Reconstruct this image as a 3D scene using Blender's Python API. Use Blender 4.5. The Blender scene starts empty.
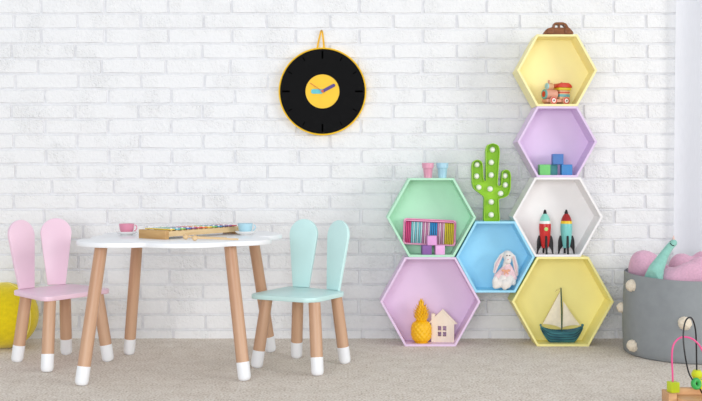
import bpy, bmesh, math, random
from mathutils import Vector, Matrix, Quaternion
random.seed(7)
scene = bpy.context.scene
COL = scene.collection

# ------------------------------------------------------------------ camera
S = 0.0047            # metres per unit at the back wall
H0 = 176              # image row of the horizon
D = 970 * S           # camera to wall
HC = 162.5 * S        # eye height
cam_d = bpy.data.cameras.new('camera')
cam = bpy.data.objects.new('camera', cam_d); COL.objects.link(cam)
cam.location = (0, -D, HC); cam.rotation_euler = (math.pi/2, 0, 0)
cam_d.sensor_width = 36; cam_d.lens = 36*970/702; cam_d.shift_y = -24.5/702
cam_d.clip_start = 0.05
scene.camera = cam
# ------------------------------------------------------------------ world, light, exposure
world = bpy.data.worlds.new('world'); scene.world = world; world.use_nodes = True
bg = world.node_tree.nodes['Background']
bg.inputs[0].default_value = (0.90, 0.95, 1.0, 1); bg.inputs[1].default_value = 0.68
ld = bpy.data.lights.new('window_daylight', 'AREA'); ld.shape = 'RECTANGLE'; ld.size = 3.0; ld.size_y = 2.2
ld.energy = 235; ld.color = (1.0, 0.985, 0.96)
lo = bpy.data.objects.new('window_daylight', ld); COL.objects.link(lo)
lo.location = (7.5, -5.5, 1.9)
lo.rotation_euler = Vector((-0.88, 0.47, -0.12)).to_track_quat('-Z', 'Y').to_euler()
fd = bpy.data.lights.new('camera_side_fill', 'AREA'); fd.shape = 'RECTANGLE'; fd.size = 3.4; fd.size_y = 2.0  # added soft fill lamp behind the camera, no window there; evens out the wall
fd.energy = 130; fd.color = (0.955, 0.98, 1.0)
fo = bpy.data.objects.new('camera_side_fill', fd); COL.objects.link(fo)
fo.location = (-0.9, -6.3, 1.15); fo.rotation_euler = (math.radians(88), 0, 0)
vs = scene.view_settings
vs.view_transform = 'Standard'; vs.look = 'None'; vs.gamma = 1.0; vs.exposure = 0.02; vs.use_curve_mapping = False

# ------------------------------------------------------------------ helpers
def lin(c):
    return tuple((x/255/12.92 if x/255 <= 0.04045 else ((x/255+0.055)/1.055)**2.4) for x in c)
MATS = {}
def mat(name, rgb, rough=0.5, var=0.04, nscale=40, bump=0.0, bscale=200, spec=0.4, stretch=(1, 1, 1), sheen=0.0, metal=0.0, coat=0.0, rgb2=None, detail=4):
    if name in MATS: return MATS[name]
    m = bpy.data.materials.new(name); m.use_nodes = True
    nt = m.node_tree; b = nt.nodes['Principled BSDF']
    tc = nt.nodes.new('ShaderNodeTexCoord'); mp = nt.nodes.new('ShaderNodeMapping')
    mp.inputs['Scale'].default_value = stretch
    nt.links.new(tc.outputs['Object'], mp.inputs[0])
    n = nt.nodes.new('ShaderNodeTexNoise'); n.inputs['Scale'].default_value = nscale; n.inputs['Detail'].default_value = detail
    nt.links.new(mp.outputs[0], n.inputs['Vector'])
    cr = nt.nodes.new('ShaderNodeValToRGB'); c = lin(rgb)
    lo_c = lin(rgb2) if rgb2 else tuple(x*(1-2*var) for x in c)
    cr.color_ramp.elements[0].position = 0.3; cr.color_ramp.elements[1].position = 0.7
    cr.color_ramp.elements[0].color = (*lo_c, 1)
    cr.color_ramp.elements[1].color = (*(tuple(min(1, x*(1+var)) for x in c) if not rgb2 else c), 1)
    nt.links.new(n.outputs['Fac'], cr.inputs[0]); nt.links.new(cr.outputs[0], b.inputs['Base Color'])
    b.inputs['Roughness'].default_value = rough
    b.inputs['Specular IOR Level'].default_value = spec
    b.inputs['Metallic'].default_value = metal
    if sheen: b.inputs['Sheen Weight'].default_value = sheen
    if coat: b.inputs['Coat Weight'].default_value = coat; b.inputs['Coat Roughness'].default_value = 0.15
    if bump:
        n2 = nt.nodes.new('ShaderNodeTexNoise'); n2.inputs['Scale'].default_value = bscale; n2.inputs['Detail'].default_value = 5
        nt.links.new(mp.outputs[0], n2.inputs['Vector'])
        bp = nt.nodes.new('ShaderNodeBump'); bp.inputs['Strength'].default_value = bump; bp.inputs['Distance'].default_value = 0.003
        nt.links.new(n2.outputs['Fac'], bp.inputs['Height']); nt.links.new(bp.outputs[0], b.inputs['Normal'])
    MATS[name] = m
    return m

def link(name, me, m=None, parent=None, loc=(0, 0, 0), rot=None, smooth=None):
    o = bpy.data.objects.new(name, me); COL.objects.link(o)
    if m: me.materials.append(m) if not me.materials else None
    if parent: o.parent = parent
    o.location = loc
    if rot is not None:
        if isinstance(rot, Quaternion): o.rotation_mode = 'QUATERNION'; o.rotation_quaternion = rot
        else: o.rotation_euler = rot
    if smooth is not None:
        for p in me.polygons: p.use_smooth = True
        if smooth < 180: me.set_sharp_from_angle(angle=math.radians(smooth))
    return o
def fin(name, bm, m=None, parent=None, loc=(0, 0, 0), rot=None, smooth=35):
    bmesh.ops.recalc_face_normals(bm, faces=bm.faces)
    me = bpy.data.meshes.new(name); bm.to_mesh(me); bm.free()
    return link(name, me, m, parent, loc, rot, smooth)
def tag(o, label, cat, group=None, kind=None):
    o['label'] = label; o['category'] = cat
    if group: o['group'] = group
    if kind: o['kind'] = kind
    return o
def thing(name, label, cat, loc=(0, 0, 0), rz=0, group=None, rot=None):
    o = bpy.data.objects.new(name, None); COL.objects.link(o); o.empty_display_size = 0.02
    o.location = loc; o.rotation_euler = rot if rot else (0, 0, rz)
    return tag(o, label, cat, group)
def struct(o):
    o['kind'] = 'structure'; return o

def b_box(bm, lo_, hi, bevel=0, seg=1, M=None):
    r = bmesh.ops.create_cube(bm, size=1)
    vs_ = r['verts']
    for v in vs_:
        v.co = Vector([lo_[i] + (v.co[i]+0.5)*(hi[i]-lo_[i]) for i in range(3)])
    if bevel:
        es = list({e for v in vs_ for e in v.link_edges})
        r = bmesh.ops.bevel(bm, geom=es, offset=bevel, segments=seg, profile=0.5, affect='EDGES')
        vs_ = list({v for f in r['faces'] for v in f.verts} | {v for v in vs_ if v.is_valid})
    if M: bmesh.ops.transform(bm, matrix=M, verts=vs_)
    return vs_
def box(name, lo_, hi, m, parent=None, loc=(0, 0, 0), rot=None, bevel=0.001, seg=2):
    bm = bmesh.new(); b_box(bm, lo_, hi, bevel, seg); return fin(name, bm, m, parent, loc, rot)
def b_lathe(bm, prof, n=32, M=None, closed=False):
    rings = []
    for r, z in prof:
        if r < 1e-6: rings.append([bm.verts.new((0, 0, z))])
        else: rings.append([bm.verts.new((r*math.cos(2*math.pi*i/n), r*math.sin(2*math.pi*i/n), z)) for i in range(n)])
    pairs = list(zip(rings, rings[1:])) + ([(rings[-1], rings[0])] if closed else [])
    for a, b in pairs:
        for i in range(n):
            j = (i+1) % n
            if len(a) == 1 and len(b) == 1: continue
            if len(a) == 1: bm.faces.new((a[0], b[i], b[j]))
            elif len(b) == 1: bm.faces.new((a[i], a[j], b[0]))
            else: bm.faces.new((a[i], a[j], b[j], b[i]))
    vs_ = [v for r in rings for v in r]
    if M: bmesh.ops.transform(bm, matrix=M, verts=vs_)
    return vs_
def lathe(name, prof, m, parent=None, loc=(0, 0, 0), rot=None, n=32, smooth=40, closed=False):
    bm = bmesh.new(); b_lathe(bm, prof, n, None, closed); return fin(name, bm, m, parent, loc, rot, smooth)
def b_outline(bm, loops, y0, y1, bevel=0):
    """loops of (x, z); first is the outline, the others are holes; solid between y0 and y1."""
    es = []; al = []
    for lp in loops:
        vv = [bm.verts.new((x, y0, z)) for x, z in lp]
        al.append(vv)
        es += [bm.edges.new((vv[i], vv[(i+1) % len(vv)])) for i in range(len(vv))]
    if len(loops) == 1: faces = [bm.faces.new(al[0])]
    else:
        r = bmesh.ops.triangle_fill(bm, edges=es, use_beauty=True)
        faces = [f for f in r['geom'] if isinstance(f, bmesh.types.BMFace)]
    r = bmesh.ops.extrude_face_region(bm, geom=faces)
    vs_ = [v for v in r['geom'] if isinstance(v, bmesh.types.BMVert)]
    for v in vs_: v.co.y = y1
    if bevel:
        bm.normal_update()
        be = []
        for e in bm.edges:
            if len(e.link_faces) == 2:
                a = [abs(f.normal.y) > 0.9 for f in e.link_faces]
                if a[0] != a[1]: be.append(e)
        bmesh.ops.recalc_face_normals(bm, faces=bm.faces)
        bmesh.ops.bevel(bm, geom=be, offset=bevel, segments=2, profile=0.5, affect='EDGES')
def outline(name, loops, y0, y1, m, parent=None, loc=(0, 0, 0), rot=None, bevel=0.0, smooth=35):
    bm = bmesh.new(); b_outline(bm, loops, y0, y1, bevel); return fin(name, bm, m, parent, loc, rot, smooth)
def b_tube(bm, pts, rad, n=10, closed=False):
    pts = [Vector(p) for p in pts]; N = len(pts); rings = []
    rf = rad if callable(rad) else (lambda t: rad)
    up = None
    for i, p in enumerate(pts):
        a = pts[(i-1) % N] if (closed or i > 0) else p
        b = pts[(i+1) % N] if (closed or i < N-1) else p
        t = (b-a).normalized()
        if up is None:
            up = t.orthogonal().normalized()
        up = (up - t*up.dot(t)).normalized()
        s_ = t.cross(up)
        r_ = rf(i/max(1, N-1))
        rings.append([bm.verts.new(p + up*(r_*math.cos(2*math.pi*k/n)) + s_*(r_*math.sin(2*math.pi*k/n))) for k in range(n)])
    prs = list(zip(rings, rings[1:])) + ([(rings[-1], rings[0])] if closed else [])
    for a, b in prs:
        for k in range(n): bm.faces.new((a[k], a[(k+1) % n], b[(k+1) % n], b[k]))
    if not closed:
        bm.faces.new(list(reversed(rings[0]))); bm.faces.new(rings[-1])
def tube(name, pts, rad, m, parent=None, n=10, closed=False, loc=(0, 0, 0), rot=None):
    bm = bmesh.new(); b_tube(bm, pts, rad, n, closed); return fin(name, bm, m, parent, loc, rot, 60)
def b_ell(bm, c, r, rot=None, sub=3):
    M = Matrix.Translation(c) @ ((rot.to_matrix().to_4x4()) if rot else Matrix.Identity(4)) @ Matrix.Diagonal((*r, 1))
    return bmesh.ops.create_icosphere(bm, subdivisions=sub, radius=1, matrix=M)['verts']
def ell(name, c, r, m, parent=None, rot=None, sub=3, loc=(0, 0, 0)):
    bm = bmesh.new(); b_ell(bm, c, r, rot, sub); return fin(name, bm, m, parent, loc, None, 180)
def b_capsule(bm, a, b, ra, rb, n=12, k=8):
    a = Vector(a); b = Vector(b)
    for i in range(k+1):
        t = i/k; b_ell(bm, a.lerp(b, t), [ra+(rb-ra)*t]*3, None, 2)
def blob(name, build, voxel, m, parent=None, loc=(0, 0, 0), rot=None, smooth_it=4, disp=None):
    """union of shapes as one continuous skin"""
    bm = bmesh.new(); build(bm)
    me = bpy.data.meshes.new('tmp'); bm.to_mesh(me); bm.free()
    o = bpy.data.objects.new('tmp', me); COL.objects.link(o)
    md = o.modifiers.new('r', 'REMESH'); md.mode = 'VOXEL'; md.voxel_size = voxel
    sm = o.modifiers.new('s', 'SMOOTH'); sm.iterations = smooth_it; sm.factor = 0.5
    dg = bpy.context.evaluated_depsgraph_get()
    me2 = bpy.data.meshes.new_from_object(o.evaluated_get(dg)); me2.name = name
    bpy.data.objects.remove(o); bpy.data.meshes.remove(me)
    if disp:
        for v in me2.vertices: v.co = disp(v.co.copy(), v.normal.copy())
    return link(name, me2, m, parent, loc, rot, 180)
def copy_tree(o, parent=None):
    c = o.copy(); COL.objects.link(c)
    if parent: c.parent = parent
    for ch in list(o.children): copy_tree(ch, c)
    return c
def P(u, v, r): return Vector(((u-351)*S*r, -(1-r)*D, HC-(v-H0)*S*r))
def ground(u, v):
    r = 162.5/(v-H0); return Vector(((u-351)*S*r, -(1-r)*D, 0))
def rounded(pts, rad, n=6):
    """round the corners of a closed 2D polygon"""
    out = []; N = len(pts)
    for i in range(N):
        p = Vector(pts[i]); a = (Vector(pts[i-1])-p); b = (Vector(pts[(i+1) % N])-p)
        rr = rad[i] if isinstance(rad, (list, tuple)) else rad
        d = min(rr, a.length*0.48, b.length*0.48)
        p0 = p + a.normalized()*d; p1 = p + b.normalized()*d
        if d < 1e-6: out.append(tuple(p)); continue
        for k in range(n+1):
            t = k/n; out.append(tuple(p0*(1-t)**2 + p*2*t*(1-t) + p1*t*t))
    return out
def rrect(x0, z0, x1, z1, rad, n=5): return rounded([(x0, z0), (x1, z0), (x1, z1), (x0, z1)], rad, n)
def circ(cx, cz, r, n=24): return [(cx+r*math.cos(2*math.pi*i/n), cz+r*math.sin(2*math.pi*i/n)) for i in range(n)]

# ------------------------------------------------------------------ materials of the room
def brick_mat():
    m = bpy.data.materials.new('white_painted_brick'); m.use_nodes = True
    nt = m.node_tree; b = nt.nodes['Principled BSDF']; L = nt.links
    g = nt.nodes.new('ShaderNodeNewGeometry')
    n1 = nt.nodes.new('ShaderNodeTexNoise'); n1.inputs['Scale'].default_value = 60; n1.inputs['Detail'].default_value = 8; n1.inputs['Roughness'].default_value = 0.65
    L.new(g.outputs['Position'], n1.inputs['Vector'])
    n2 = nt.nodes.new('ShaderNodeTexNoise'); n2.inputs['Scale'].default_value = 7; n2.inputs['Detail'].default_value = 3
    L.new(g.outputs['Position'], n2.inputs['Vector'])
    vo = nt.nodes.new('ShaderNodeTexVoronoi'); vo.inputs['Scale'].default_value = 95; vo.inputs['Randomness'].default_value = 1
    L.new(g.outputs['Position'], vo.inputs['Vector'])
    # chipped zones: patches of roughness where the large noise is high
    r2 = nt.nodes.new('ShaderNodeMapRange'); r2.inputs[1].default_value = 0.46; r2.inputs[2].default_value = 0.66; r2.inputs[3].default_value = 0.25; r2.inputs[4].default_value = 0.85
    L.new(n2.outputs['Fac'], r2.inputs[0])
    rv = nt.nodes.new('ShaderNodeMapRange'); rv.inputs[1].default_value = 0.0; rv.inputs[2].default_value = 0.5
    L.new(vo.outputs['Distance'], rv.inputs[0])
    ad = nt.nodes.new('ShaderNodeMath'); ad.operation = 'MULTIPLY_ADD'; ad.inputs[1].default_value = 0.35
    L.new(rv.outputs[0], ad.inputs[0]); L.new(n1.outputs['Fac'], ad.inputs[2])
    mu = nt.nodes.new('ShaderNodeMath'); mu.operation = 'MULTIPLY'
    L.new(ad.outputs[0], mu.inputs[0]); L.new(r2.outputs[0], mu.inputs[1])
    bp = nt.nodes.new('ShaderNodeBump'); bp.inputs['Strength'].default_value = 1.0; bp.inputs['Distance'].default_value = 0.009
    L.new(mu.outputs[0], bp.inputs['Height']); L.new(bp.outputs[0], b.inputs['Normal'])
    cr = nt.nodes.new('ShaderNodeValToRGB')
    cr.color_ramp.elements[0].position = 0.3; cr.color_ramp.elements[0].color = (*lin((238, 238, 240)), 1)
    cr.color_ramp.elements[1].position = 0.7; cr.color_ramp.elements[1].color = (*lin((243, 243, 244)), 1)
    L.new(n1.outputs['Fac'], cr.inputs[0]); L.new(cr.outputs[0], b.inputs['Base Color'])
    b.inputs['Roughness'].default_value = 0.75; b.inputs['Specular IOR Level'].default_value = 0.25
    return m
M_BRICK = brick_mat()
M_MORTAR = mat('white_painted_mortar', (234, 234, 237), 0.85, 0.03, 60, 0.4, 150, spec=0.2)
def carpet_mat():
    m = bpy.data.materials.new('beige_carpet'); m.use_nodes = True
    nt = m.node_tree; b = nt.nodes['Principled BSDF']; L = nt.links
    g = nt.nodes.new('ShaderNodeNewGeometry')
    def noise(sc, det=3):
        n = nt.nodes.new('ShaderNodeTexNoise'); n.inputs['Scale'].default_value = sc; n.inputs['Detail'].default_value = det
        L.new(g.outputs['Position'], n.inputs['Vector']); return n
    a = noise(120, 4); c = noise(14, 4)
    mx = nt.nodes.new('ShaderNodeMath'); mx.operation = 'MULTIPLY_ADD'; mx.inputs[1].default_value = 0.25
    L.new(c.outputs['Fac'], mx.inputs[0]); L.new(a.outputs['Fac'], mx.inputs[2])
    cr = nt.nodes.new('ShaderNodeValToRGB')
    e = cr.color_ramp.elements
    e[0].position = 0.45; e[0].color = (*lin((188, 171, 153)), 1)
    e[1].position = 0.80; e[1].color = (*lin((242, 234, 224)), 1)
    k = e.new(0.60); k.color = (*lin((222, 209, 195)), 1)
    L.new(mx.outputs[0], cr.inputs[0]); L.new(cr.outputs[0], b.inputs['Base Color'])
    bp = nt.nodes.new('ShaderNodeBump'); bp.inputs['Strength'].default_value = 0.7; bp.inputs['Distance'].default_value = 0.008
    L.new(a.outputs['Fac'], bp.inputs['Height']); L.new(bp.outputs[0], b.inputs['Normal'])
    b.inputs['Roughness'].default_value = 0.95; b.inputs['Specular IOR Level'].default_value = 0.1; b.inputs['Sheen Weight'].default_value = 0.15
    return m
M_CARPET = carpet_mat()
M_PLASTER = mat('white_wall_plaster', (236, 236, 238), 0.8, 0.015, 20, 0.1, 120, spec=0.2)
M_FRAME = mat('white_window_frame', (240, 240, 242), 0.35, 0.01)

# ------------------------------------------------------------------ floor and walls
bm = bmesh.new(); b_box(bm, (-3.4, -8.0, -0.03), (7.8, 0.12, 0.0)); struct(fin('floor', bm, M_CARPET))
WX0, WX1 = -2.7, 1.70
bm = bmesh.new(); b_box(bm, (WX0, 0.0085, -0.02), (WX1, 0.12, 2.45)); wall_back = struct(fin('wall_back', bm, M_MORTAR))
# bricks: a few shared meshes with uneven faces, each brick an object of its own
BW, BH = 63.65*S, 15.03*S
def brick_mesh(w, h, seed):
    rnd = random.Random(seed); bm = bmesh.new()
    nx, nz = 6, 2
    g = []
    for j in range(nz+1):
        row = []
        for i in range(nx+1):
            x = -w/2 + w*i/nx; z = -h/2 + h*j/nz; y = rnd.uniform(-0.0012, 0.0008)
            edge = (i in (0, nx)) + (j in (0, nz))
            if edge: z += rnd.uniform(-0.0014, 0.0014); x += rnd.uniform(-0.002, 0.002) if i in (0, nx) else 0
            ins = 0.0025
            if i == 0: x += ins
            if i == nx: x -= ins
            if j == 0: z += ins
            if j == nz: z -= ins
            if edge == 2: x *= 0.993
            row.append(bm.verts.new((x, y, z)))
        g.append(row)
    for j in range(nz):
        for i in range(nx): bm.faces.new((g[j][i], g[j][i+1], g[j+1][i+1], g[j+1][i]))
    rim = g[0] + [g[1][nx]] + list(reversed(g[2])) + [g[1][0]]
    back = [bm.verts.new((max(-w/2, min(w/2, v.co.x*1.02)), 0.0100, max(-h/2, min(h/2, v.co.z*1.12)))) for v in rim]
    for k in range(len(rim)):
        bm.faces.new((rim[k], back[k], back[(k+1) % len(rim)], rim[(k+1) % len(rim)]))
    bmesh.ops.recalc_face_normals(bm, faces=bm.faces)
    me = bpy.data.meshes.new('brick'); bm.to_mesh(me); bm.free()
    for p in me.polygons: p.use_smooth = True
    me.set_sharp_from_angle(angle=math.radians(28))
    me.materials.append(M_BRICK); return me
FULL = [brick_mesh(BW-0.0095, BH-0.0075, 100+i) for i in range(10)]
off = {0: (40.7, 63.7), 1: (14, 63.2), 2: (41.3, 63.6), 3: (11.4, 63.6), 4: (38, 64.0), 5: (15, 63.2), 6: (45, 63.2), 7: (11.4, 63.6), 8: (44.6, 63.25),
       9: (13.5, 63.2), 10: (46, 63.05), 11: (15.3, 63.05), 12: (51.6, 62.45), 13: (14, 63.1), 14: (44, 63.4), 15: (20.5, 62.8), 16: (42, 63.5),
       17: (15, 63.4), 18: (42.5, 63.4), 19: (13, 63.3), 20: (42, 63.4), 21: (16, 63.3), 22: (46, 63.4)}
rest = bmesh.new()
for k in range(-11, 23):
    o0, pit = off.get(k, ((41 if k % 2 == 0 else 14) + random.uniform(-3, 3), 63.4))
    v0 = 13.8 + 15.03*(k-1); v1 = v0 + 15.03
    for i in range(-5, 12):
        u0 = o0 + pit*(i-1); u1 = u0 + pit
        x0 = (u0-351)*S; x1 = (u1-351)*S
        z1 = HC-(v0-H0)*S; z0 = HC-(v1-H0)*S
        if x1 < WX0+0.02 or x0 > WX1-0.02 or z0 > 2.42: continue
        cut = False
        if x0 < WX0: x0 = WX0; cut = True
        if x1 > WX1: x1 = WX1; cut = True
        if z0 < 0: z0 = -0.015; cut = True
        if z1 > 2.45: z1 = 2.45; cut = True
        inview = k >= 0 and u1 > 0 and u0 < 690
        me = brick_mesh(x1-x0-0.0095, z1-z0-0.0075, 500+k*20+i) if cut else FULL[random.randrange(10)]
        c = Vector(((x0+x1)/2 + random.uniform(-0.0015, 0.0015), random.uniform(-0.0006, 0.0010), (z0+z1)/2))
        ry = random.uniform(-0.0035, 0.0035)
        if inview:
            bo_ = link('brick', me, None, wall_back, c, (random.uniform(-0.008, 0.008), ry, random.uniform(-0.003, 0.003)))
            if not cut: bo_.scale.x = pit/63.65
        else:
            t = bmesh.new(); t.from_mesh(me); t.transform(Matrix.Translation(c)); tm = bpy.data.meshes.new('t'); t.to_mesh(tm); t.free()
            rest.from_mesh(tm); bpy.data.meshes.remove(tm)
ro = fin('brickwork', rest, M_BRICK, wall_back, smooth=None); ro['kind'] = 'stuff'
# strip of wall beyond the back window, window in the back wall behind the curtain
bm = bmesh.new()
b_outline(bm, [[(WX1, -0.02), (7.75, -0.02), (7.75, 2.45), (WX1, 2.45)], [(1.78, 0.55), (2.9, 0.55), (2.9, 2.15), (1.78, 2.15)]], 0.0, 0.12)
struct(fin('wall_back_window_side', bm, M_PLASTER, smooth=None))
def window(name, x0, x1, z0, z1, y, rot=None, loc=(0, 0, 0)):
    w = bpy.data.objects.new(name, None); COL.objects.link(w); struct(w); w.location = loc
    if rot: w.rotation_euler = rot
    t = 0.05
    outline('window_frame', [[(x0, z0), (x1, z0), (x1, z1), (x0, z1)], [(x0+t, z0+t), (x1-t, z0+t), (x1-t, z1-t), (x0+t, z1-t)]], y, y+0.05, M_FRAME, w, smooth=None)
    box('window_mullion', ((x0+x1)/2-0.025, y+0.005, z0+t), ((x0+x1)/2+0.025, y+0.045, z1-t), M_FRAME, w)
    return w
GL = bpy.data.materials.new('window_glass'); GL.use_nodes = True
_b = GL.node_tree.nodes['Principled BSDF']; _b.inputs['Transmission Weight'].default_value = 1; _b.inputs['Roughness'].default_value = 0; _b.inputs['IOR'].default_value = 1.02
w1 = window('window_1', 1.78, 2.9, 0.55, 2.15, 0.04)
box('window_pane', (1.83, 0.062, 0.6), (2.85, 0.066, 2.1), GL, w1, bevel=0)
bm = bmesh.new()   # right-hand wall with the large window that lights the room
b_outline(bm, [[(-8.0, -0.02), (0.0, -0.02), (0.0, 3.4), (-8.0, 3.4)], [(-7.2, 0.5), (-3.8, 0.5), (-3.8, 3.1), (-7.2, 3.1)]], 0.0, 0.12)
bmesh.ops.rotate(bm, verts=bm.verts, cent=(0, 0, 0), matrix=Matrix.Rotation(math.pi/2, 3, 'Z'))
struct(fin('wall_right', bm, M_PLASTER, loc=(7.8, 0, 0), smooth=None))
window('window_2', -7.2, -3.8, 0.5, 3.1, -0.09, (0, 0, math.pi/2), (7.8, 0, 0))

# sheer curtain
def curtain():
    m = bpy.data.materials.new('sheer_white_curtain'); m.use_nodes = True
    nt = m.node_tree; nt.nodes.clear(); L = nt.links
    out = nt.nodes.new('ShaderNodeOutputMaterial')
    d = nt.nodes.new('ShaderNodeBsdfDiffuse'); d.inputs[0].default_value = (*lin((249, 250, 255)), 1)
    t = nt.nodes.new('ShaderNodeBsdfTranslucent'); t.inputs[0].default_value = (*lin((249, 250, 255)), 1)
    tr = nt.nodes.new('ShaderNodeBsdfTransparent')
    g = nt.nodes.new('ShaderNodeTexNoise'); g.inputs['Scale'].default_value = 60
    rr = nt.nodes.new('ShaderNodeMapRange'); rr.inputs[3].default_value = 0.05; rr.inputs[4].default_value = 0.14
    L.new(g.outputs['Fac'], rr.inputs[0])
    a = nt.nodes.new('ShaderNodeMixShader'); a.inputs[0].default_value = 0.45
    b = nt.nodes.new('ShaderNodeMixShader')
    L.new(d.outputs[0], a.inputs[1]); L.new(t.outputs[0], a.inputs[2])
    L.new(rr.outputs[0], b.inputs[0]); L.new(a.outputs[0], b.inputs[1]); L.new(tr.outputs[0], b.inputs[2])
    L.new(b.outputs[0], out.inputs[0])
    th = thing('curtain', 'sheer white floor-length curtain hanging at the right edge beyond the brick wall', 'curtain', (1.9, -0.06, 0))
    bm = bmesh.new(); nx, nz = 90, 14; g_ = []
    for j in range(nz+1):
        z = 0.012 + 2.3*j/nz; fl = 0.022*(1-z/2.3)
        row = []
        for i in range(nx+1):
            t_ = i/nx; x = 1.522 - fl + t_*(2.9-1.522+fl)
            y = -0.040 + 0.012*math.sin(t_*46 + 0.25*math.sin(z*2)) + 0.006*math.sin(t_*19+1.0)
            row.append(bm.verts.new((x-1.9, y+0.06, z)))
        g_.append(row)
    for j in range(nz):
        for i in range(nx): bm.faces.new((g_[j][i], g_[j][i+1], g_[j+1][i+1], g_[j+1][i]))
    fin('curtain_sheet', bm, m, th, smooth=180)
    tube('curtain_rod', [(-0.45, 0, 2.33), (0.62, 0, 2.33)], 0.011, M_FRAME, th)
curtain()

# ------------------------------------------------------------------ hexagonal shelves
RF = 0.954; YF = -(1-RF)*D; DEPTH = 0.128
M_HEX = {}
def hexshelf(u0, u1, v0, v1, colour, name_c, label):
    m = mat('painted_plywood_'+name_c, colour, 0.5, 0.012, 14, 0.03, 300, spec=0.35)
    k = S*RF
    w = (u1-u0)*k/2; h = (v1-v0)*k; t = w*0.505; th = 0.0098
    cx = ((u0+u1)/2-351)*k; zb = HC-(v1-H0)*k
    root = thing('hexagon_shelf', label, 'shelf', (cx, YF+DEPTH/2, zb), group='hexagonal wall shelves')
    outer = [Vector(p) for p in ((-t, 0), (t, 0), (w, h/2), (t, h), (-t, h), (-w, h/2))]
    n = 6; inner = []
    for i in range(n):
        a, b, c = outer[i-1], outer[i], outer[(i+1) % n]
        d1 = (b-a).normalized(); d2 = (c-b).normalized()
        n1 = Vector((-d1.y, d1.x)); n2 = Vector((-d2.y, d2.x))
        bis = (n1+n2).normalized(); inner.append(b + bis*(th/bis.dot(n1)))
    for i in range(n):
        j = (i+1) % n
        outline('side_board', [[tuple(outer[i]), tuple(outer[j]), tuple(inner[j]), tuple(inner[i])]], -DEPTH/2, DEPTH/2, m, root, bevel=0.0007, smooth=None)
    outline('back_panel', [[tuple(p) for p in inner]], DEPTH/2-0.012, DEPTH/2-0.006, m, root, smooth=None)
    return dict(cx=cx, zb=zb, zi=zb+th, zt=zb+h, root=root, inner=inner)
LIL, MIN, BLU, WHI = (230, 207, 238), (188, 236, 206), (164, 224, 250), (246, 243, 243)
H_y = hexshelf(517, 597.3, 34.3, 106.2, (255, 243, 180), 'pale_yellow', 'pale yellow hexagonal shelf topmost of the stack, holding the toy train')
H_l = hexshelf(517.5, 597.3, 106.3, 177.3, LIL, 'lilac', 'small lilac hexagonal shelf holding green and blue cubes, below the pale yellow one')
H_w = hexshelf(512.8, 603, 177.4, 256.8, WHI, 'white', 'white hexagonal shelf holding the two toy rockets')
H_Y = hexshelf(512, 614, 256.9, 346.5, (255, 243, 162), 'yellow', 'large yellow hexagonal shelf on the carpet holding the sailing boat')
H_m = hexshelf(386.8, 476.2, 178.0, 257.1, MIN, 'mint', 'mint green hexagonal shelf holding a pink case of pens')
H_b = hexshelf(456.1, 534.9, 221.4, 292.6, BLU, 'sky_blue', 'sky blue hexagonal shelf with the plush rabbit, wedged between the two stacks')
H_L = hexshelf(380.2, 480.6, 257.2, 346.5, (232, 206, 234), 'rose_lilac', 'large lilac hexagonal shelf on the carpet holding a pineapple and a house')

# ------------------------------------------------------------------ wood and paint
def wood(name, a, b, rough=0.36, sc=1.0):
    return mat(name, a, rough, 0, 22*sc, 0.08, 60, spec=0.35, stretch=(1, 1, 0.09), rgb2=b, detail=6)
M_BEECH = wood('beech_wood', (211, 173, 143), (185, 139, 109))
M_BEECHX = mat('beech_wood_flat', (222, 184, 138), 0.5, 0, 60, 0.05, 80, rgb2=(200, 158, 112), stretch=(0.15, 1, 1), detail=6)
M_WHITE = mat('white_lacquer', (243, 244, 247), 0.28, 0.006, 8, spec=0.45)
M_PINK = mat('pink_lacquer', (242, 208, 225), 0.32, 0.015, 10, 0.02, 150)
M_MINT = mat('mint_lacquer', (206, 239, 237), 0.3, 0.015, 10, 0.02, 150)
LEG_R = 0.0240
def leg(parent, foot, top, base):
    """round leg; local z runs up the leg, origin at the foot"""
    foot = Vector(foot); top = Vector(top); d = top-foot; Lg = d.length
    q = Vector((0, 0, 1)).rotation_difference(d.normalized())
    cap = 0.070
    lg = lathe('leg', [(0, cap), (LEG_R, cap), (LEG_R*1.0, Lg*0.6), (LEG_R*0.97, Lg), (0, Lg)], M_BEECH, parent, foot-base, q, 28)
    r = LEG_R*1.02
    pr = [(0, 0), (r*0.55, 0.0004), (r*0.78, 0.003), (r*0.93, 0.0085), (r, 0.018), (r, cap), (0, cap+0.0003)]
    lathe('foot_cap', pr, M_WHITE, lg, n=28)

# ------------------------------------------------------------------ table
TC = Vector((-138, -140)); TZ = (162.5-51.4)*S; TT = 0.0185
tb = Vector((TC.x*S, TC.y*S, 0))
table = thing('play_table', 'low white scalloped play table on splayed beech legs with white feet', 'table', tb)
lobes = [(-42.5, -46, 40), (6, -50, 41), (40, -35, 33), (41, 27, 36), (28, 46, 42), (-10, 50, 40), (-44, 36, 39), (-44, -5, 38)]
pts = []
for i in range(240):
    a = 2*math.pi*i/240; dv = Vector((math.cos(a), math.sin(a))); best = 0
    for lx, ly, lr in lobes:
        c = Vector((lx, ly)); b_ = dv.dot(c); disc = b_*b_ - c.length_squared + lr*lr
        if disc > 0: best = max(best, b_+math.sqrt(disc))
    pts.append(tuple(dv*best*S))
pts = [tuple((Vector(pts[i-1])+Vector(pts[i])*2+Vector(pts[(i+1) % 240]))/4) for i in range(240)]
bm = bmesh.new(); b_outline(bm, [pts], 0, TT, 0.003)
bmesh.ops.rotate(bm, verts=bm.verts, cent=(0, 0, 0), matrix=Matrix.Rotation(-math.pi/2, 3, 'X'))
zs = [v.co.z for v in bm.verts]; bmesh.ops.translate(bm, verts=bm.verts, vec=(0, 0, TZ-max(zs)))
for v in bm.verts: pass
fin('table_top', bm, M_WHITE, table)
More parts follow.
